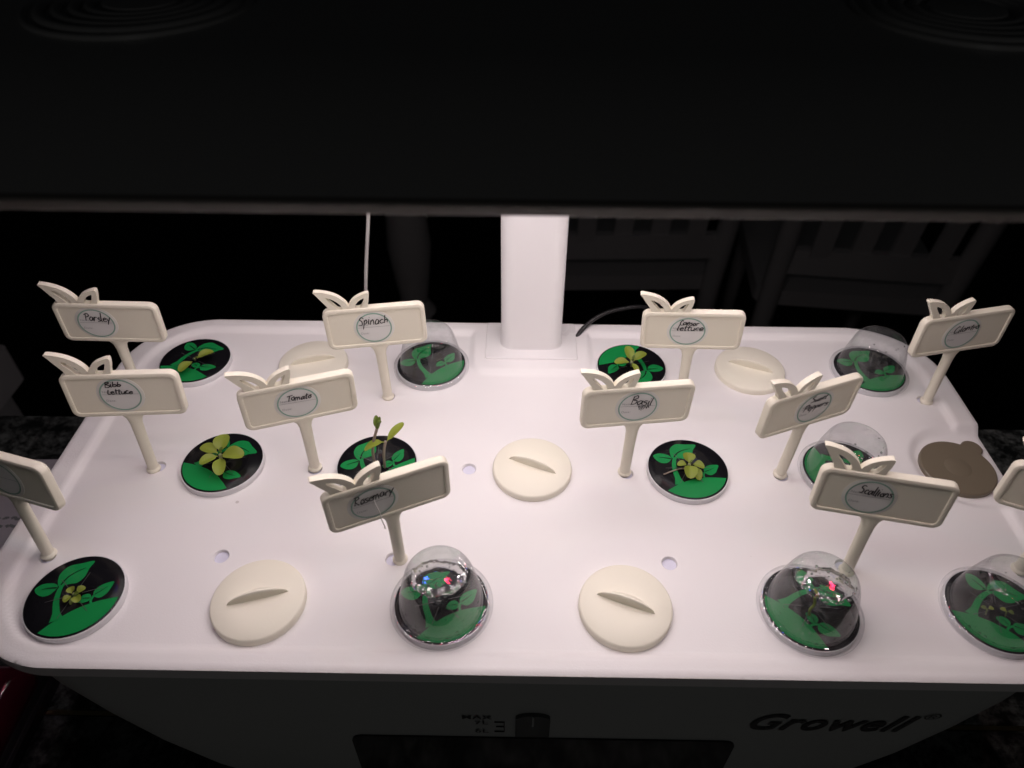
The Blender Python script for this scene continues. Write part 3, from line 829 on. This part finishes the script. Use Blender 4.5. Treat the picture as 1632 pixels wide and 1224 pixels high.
MK = [
 ('parsley',-2.840,3.823,3.1,.056,-.028,(-.085,.0,0),[('Parsley',-.062,.098,.026,.032,-.06)],'cream plant marker lettered Parsley at the back left corner'),
 ('bibb',-2.444,3.070,6.3,.030,.068,(-.018,.005,0),[('Bibb',-.070,.024,.062,.020,.03),('Lettuce',-.070,.074,.012,.021,0)],'cream plant marker lettered Bibb Lettuce on the left side'),
 ('tomato',-1.408,3.104,19.8,.037,-.042,(-.012,.0,-3),[('Tomato',-.058,.082,.024,.026,.02)],'cream plant marker lettered Tomato in the middle row'),
 ('spinach',-1.029,3.782,7.8,-.023,.028,(-.012,.0,0),[('Spinach',-.100,.098,.026,.034,.03)],'cream plant marker lettered Spinach left of the white post'),
 ('caesar',1.080,3.847,-4.4,-.058,-.066,(-.030,.0,0),[('Caesar',-.060,.066,.058,.024,-.02),('lettuce',-.070,.098,.012,.025,0)],'cream plant marker lettered Caesar lettuce right of the white post'),
 ('basil',.597,3.103,7.2,.0,-.037,(.0,.0,-3),[('Basil',-.048,.082,.020,.034,-.08)],'cream plant marker lettered Basil with a scribbled correction'),
 ('cilantro',2.835,3.814,11.5,-.026,.005,(-.010,.0,0),[('Cilantro',-.072,.104,.018,.027,.06)],'cream plant marker lettered Cilantro at the back right corner'),
 ('peppers',1.601,3.103,21.8,.011,-.025,(.018,.0,0),[('Sweet',-.050,.066,.052,.022,.05),('Peppers',-.080,.094,-.010,.025,.04)],'cream plant marker lettered Sweet Peppers right of the Basil marker'),
 ('rosemary',-.766,2.414,23.6,.005,-.056,(-.085,.0,0),[('Rosemary',-.096,.108,.018,.034,.10)],'cream plant marker lettered Rosemary with a stray fibre on it'),
 ('scallions',1.792,2.383,-12.0,-.006,.057,(-.062,-.005,0),[('Scallions',-.062,.100,.024,.030,-.04)],'cream plant marker lettered Scallions at the front right'),
 ('left',-2.80,2.41,-17.0,0,.10,(.005,.0,0),[],'cream plant marker cut off by the left edge of the picture'),
 ('right',2.79,2.41,-24.0,-.02,.0,(.0,.0,0),[],'cream plant marker cut off by the right edge of the picture'),
]
for a in MK: marker(*a, scribble=(a[0] == 'basil'))

# stray fibre on the Rosemary marker
q = catmull([(-.83,2.335,.62),(-.82,2.318,.58),(-.805,2.312,.52),(-.80,2.315,.44),(-.792,2.32,.385),(-.797,2.322,.378),(-.792,2.323,.366)], 6)
f = MB().tube([(a, b-OY, c) for a, b, c in q], .0028, 5).build('loose_fibre', M_HAIR, None, W(0, OY, 0), autos=0)
tag(f, 'thin pale fibre hanging off the Rosemary marker', 'fibre')

# ================================================================ filler plug
pt = thing('filler_plug', 'round taupe rubber plug with a thumb tab in the filler recess', 'plug', W(2.785, 3.185, ZD - .038))
pl = [(.235*math.cos(2*PI*i/60), .235*math.sin(2*PI*i/60)) for i in range(60)]
ta = R(46); tr = .068; tc_ = (.245*math.cos(ta), .245*math.sin(ta))
half = math.acos((.235**2 + .245**2 - tr**2) / (2*.235*.245))
beta = PI - math.acos((.245**2 + tr**2 - .235**2) / (2*.245*tr))
L2 = [(.235*math.cos(a), .235*math.sin(a)) for a in [ta + half + .02 + (2*PI - 2*half - .04)*i/56 for i in range(57)]]
L2 += [(tc_[0] + tr*math.cos(a), tc_[1] + tr*math.sin(a)) for a in [ta - beta + .1 + (2*beta - .2)*i/18 for i in range(19)]]
def inset(L, d):
    c = []
    n = len(L)
    for i in range(n):
        a, b = L[i-1], L[(i+1) % n]; dx, dy = b[0]-a[0], b[1]-a[1]; l_ = math.hypot(dx, dy)
        c.append((L[i][0] - dy/l_*d, L[i][1] + dx/l_*d))
    return c
loops = [[(x, y, 0) for x, y in L2], [(x, y, .035) for x, y in L2], [(x, y, .042) for x, y in inset(L2, .008)]]
MB().loft(loops).build('plug_body', M_PLUG, pt, autos=35)
MB().lathe([(.085, .0415), (.08, .0432), (.02, .0436), (.001, .0436)], 40).build('moulded_dimple', M_PLUG, pt, autos=0)

# ================================================================ cords
q = catmull([(.33,4.43,-.05),(.35,4.46,-.035),(.40,4.53,.00),(.48,4.61,.035),(.60,4.69,.055),(.74,4.75,.055),(.92,4.81,.03),(1.12,4.90,-.12),(1.35,5.05,-.9),(1.5,5.15,-1.7),(1.9,5.2,-1.96),(2.6,5.25,-1.97)], 8)
c = MB().tube([(a, b-OY, z) for a, b, z in q], .018, 10).build('power_cord', M_CORD, None, W(0, OY, 0), autos=0)
tag(c, 'black power cord looping off the back of the planter beside the white post', 'cord')
q = catmull([(-1.10,4.74,2.36),(-1.20,4.84,1.2),(-1.23,4.85,.85),(-1.35,4.85,.06),(-1.42,4.88,-.9),(-1.5,4.95,-1.7),(-1.9,5.05,-1.97)], 8)
c = MB().tube([(a, b-OY, z) for a, b, z in q], .014, 8).build('thin_cord', M_CORDW, None, W(0, OY, 0), autos=0)
tag(c, 'thin pale cord hanging from the lamp panel behind the Spinach marker', 'cord')

# ================================================================ things beside the planter
b = thing('gift_box', 'glossy dark red box with a black base left of the planter', 'box', W(-5.0, 1.2, -2))
MB().loft([rrect(1.38, 1.45, .06, 0), rrect(1.38, 1.45, .06, .10), rrect(1.36, 1.43, .05, .115)]).build('base', M_BASE, b, autos=35)  # black slab a little wider than the red cover
mb = MB().loft([rrect(1.29, 1.38, .10, .115), rrect(1.30, 1.39, .11, .20), rrect(1.25, 1.34, .10, .31), rrect(1.12, 1.2, .10, .35), rrect(1.02, 1.12, .08, .33), rrect(.95, 1.05, .08, .345)])
mb.build('cover', M_RED, b, autos=60)
MB().loft([rrect(.022, .40, .02, .335, 1.06, .3), rrect(.022, .40, .02, .362, 1.06, .3)]).build('glint_strip', M_GLINT, b, autos=35)  # gold strip added to imitate a golden glint on the glossy cover

lf = thing('leaflet', 'pale lilac printed leaflet lying left of the planter behind the cut off marker', 'leaflet', W(-5.6, 4.2, -2), (0, 0, R(2)))
MB().loft([rrect(1.0, .62, .02, .004), rrect(1.0, .62, .02, .02)]).build('sheet', M_LEAFLET, lf, autos=30)
mb = MB(); rnd = random.Random(3)
for r in range(2):
    x = .35 + rnd.uniform(0, .1)
    while x < .92:
        w = rnd.uniform(.04, .12); y = -.12 - r*.085
        ribbon(mb, [(x + i*w/6, y + rnd.uniform(-.012, .012)) for i in range(7)], .03, lambda a, b_: (a, b_, .0225)); x += w + .03
mb.build('printed_lines', M_TYPE, lf, smooth=False)

st = thing('stool', 'corner of a pale square stool far behind at the left edge', 'stool', (-1.03, .415, -1.03))
def cube_r(mb, hx, hy, z0, z1, cx=0, cy=0, r=.012): mb.loft([rrect(hx, hy, r, z0, cx, cy, 4), rrect(hx, hy, r, z1, cx, cy, 4)]); return mb
cube_r(MB(), .285, .17, .69, .75).build('seat', M_POST, st, scale=1, autos=35)
for sx in (-1, 1):
    for sy in (-1, 1): cube_r(MB(), .022, .022, 0, .69, sx*.24, sy*.13, .006).build('leg', M_CHAIR, st, scale=1, autos=35)

# ================================================================ chairs behind
def chair(x, y, rz, label):
    t = thing('dining_chair', label, 'chair', (x, y, -1.03), (0, 0, R(rz)), 'pale slatted chairs in the dark behind the planter')
    w = .19
    cube_r(MB(), .22, .21, .43, .47, 0, .22, .03).build('seat', M_CHAIR, t, scale=1, autos=35)
    for s in (-1, 1):
        MB().tube([(s*w, .03, 0), (s*w, .01, .45), (s*(w+.005), -.03, .75), (s*(w+.015), -.09, 1.0)], [.02, .024, .022, .018], 10).build('back_post', M_CHAIR, t, scale=1, autos=0)
        MB().tube([(s*.18, .39, .44), (s*.185, .40, 0)], [.022, .016], 10).build('leg', M_CHAIR, t, scale=1, autos=0)
    def rail(z, yy, h, nm):
        L = catmull([(-w, yy, z), (0, yy - .02, z + .012), (w, yy, z)], 6)
        loops = [[(a, b_ - .01, c_ - h), (a, b_ + .01, c_ - h), (a, b_ + .01, c_ + h), (a, b_ - .01, c_ + h)] for a, b_, c_ in L]
        MB().loft(loops).build(nm, M_CHAIR, t, scale=1, autos=35)
    rail(.56, -.003, .03, 'lower_rail'); rail(.96, -.08, .045, 'top_rail')
    for k in range(4):
        sx = -.12 + .08*k
        L = [(sx, -.018, .58), (sx*1.02, -.04, .75), (sx*1.06, -.088, .94)]
        loops = [[(a - .02, b_ - .006, c_), (a + .02, b_ - .006, c_), (a + .02, b_ + .006, c_), (a - .02, b_ + .006, c_)] for a, b_, c_ in L]
        MB().loft(loops).build('slat', M_CHAIR, t, scale=1, autos=35)
chair(.26, 1.20, 2, 'dim pale slat back chair in the dark right behind the white post')
chair(.76, 1.13, -6, 'dim pale slat back chair in the dark behind the Cilantro marker')
tp = thing('turned_post', 'thick pale turned wooden post in the dark left of the white post', 'post', (-.255, 1.2, -1.03))
MB().lathe([(.07,0),(.07,.06),(.05,.08),(.045,.30),(.032,.34),(.05,.37),(.032,.40),(.040,.46),(.050,.55),(.044,.64),(.034,.70),(.056,.73),(.056,.75),(.036,.78),(.046,.84),(.046,1.0)], 28, close_top=True).build('shaft', M_CHAIR, tp, scale=1, autos=35)
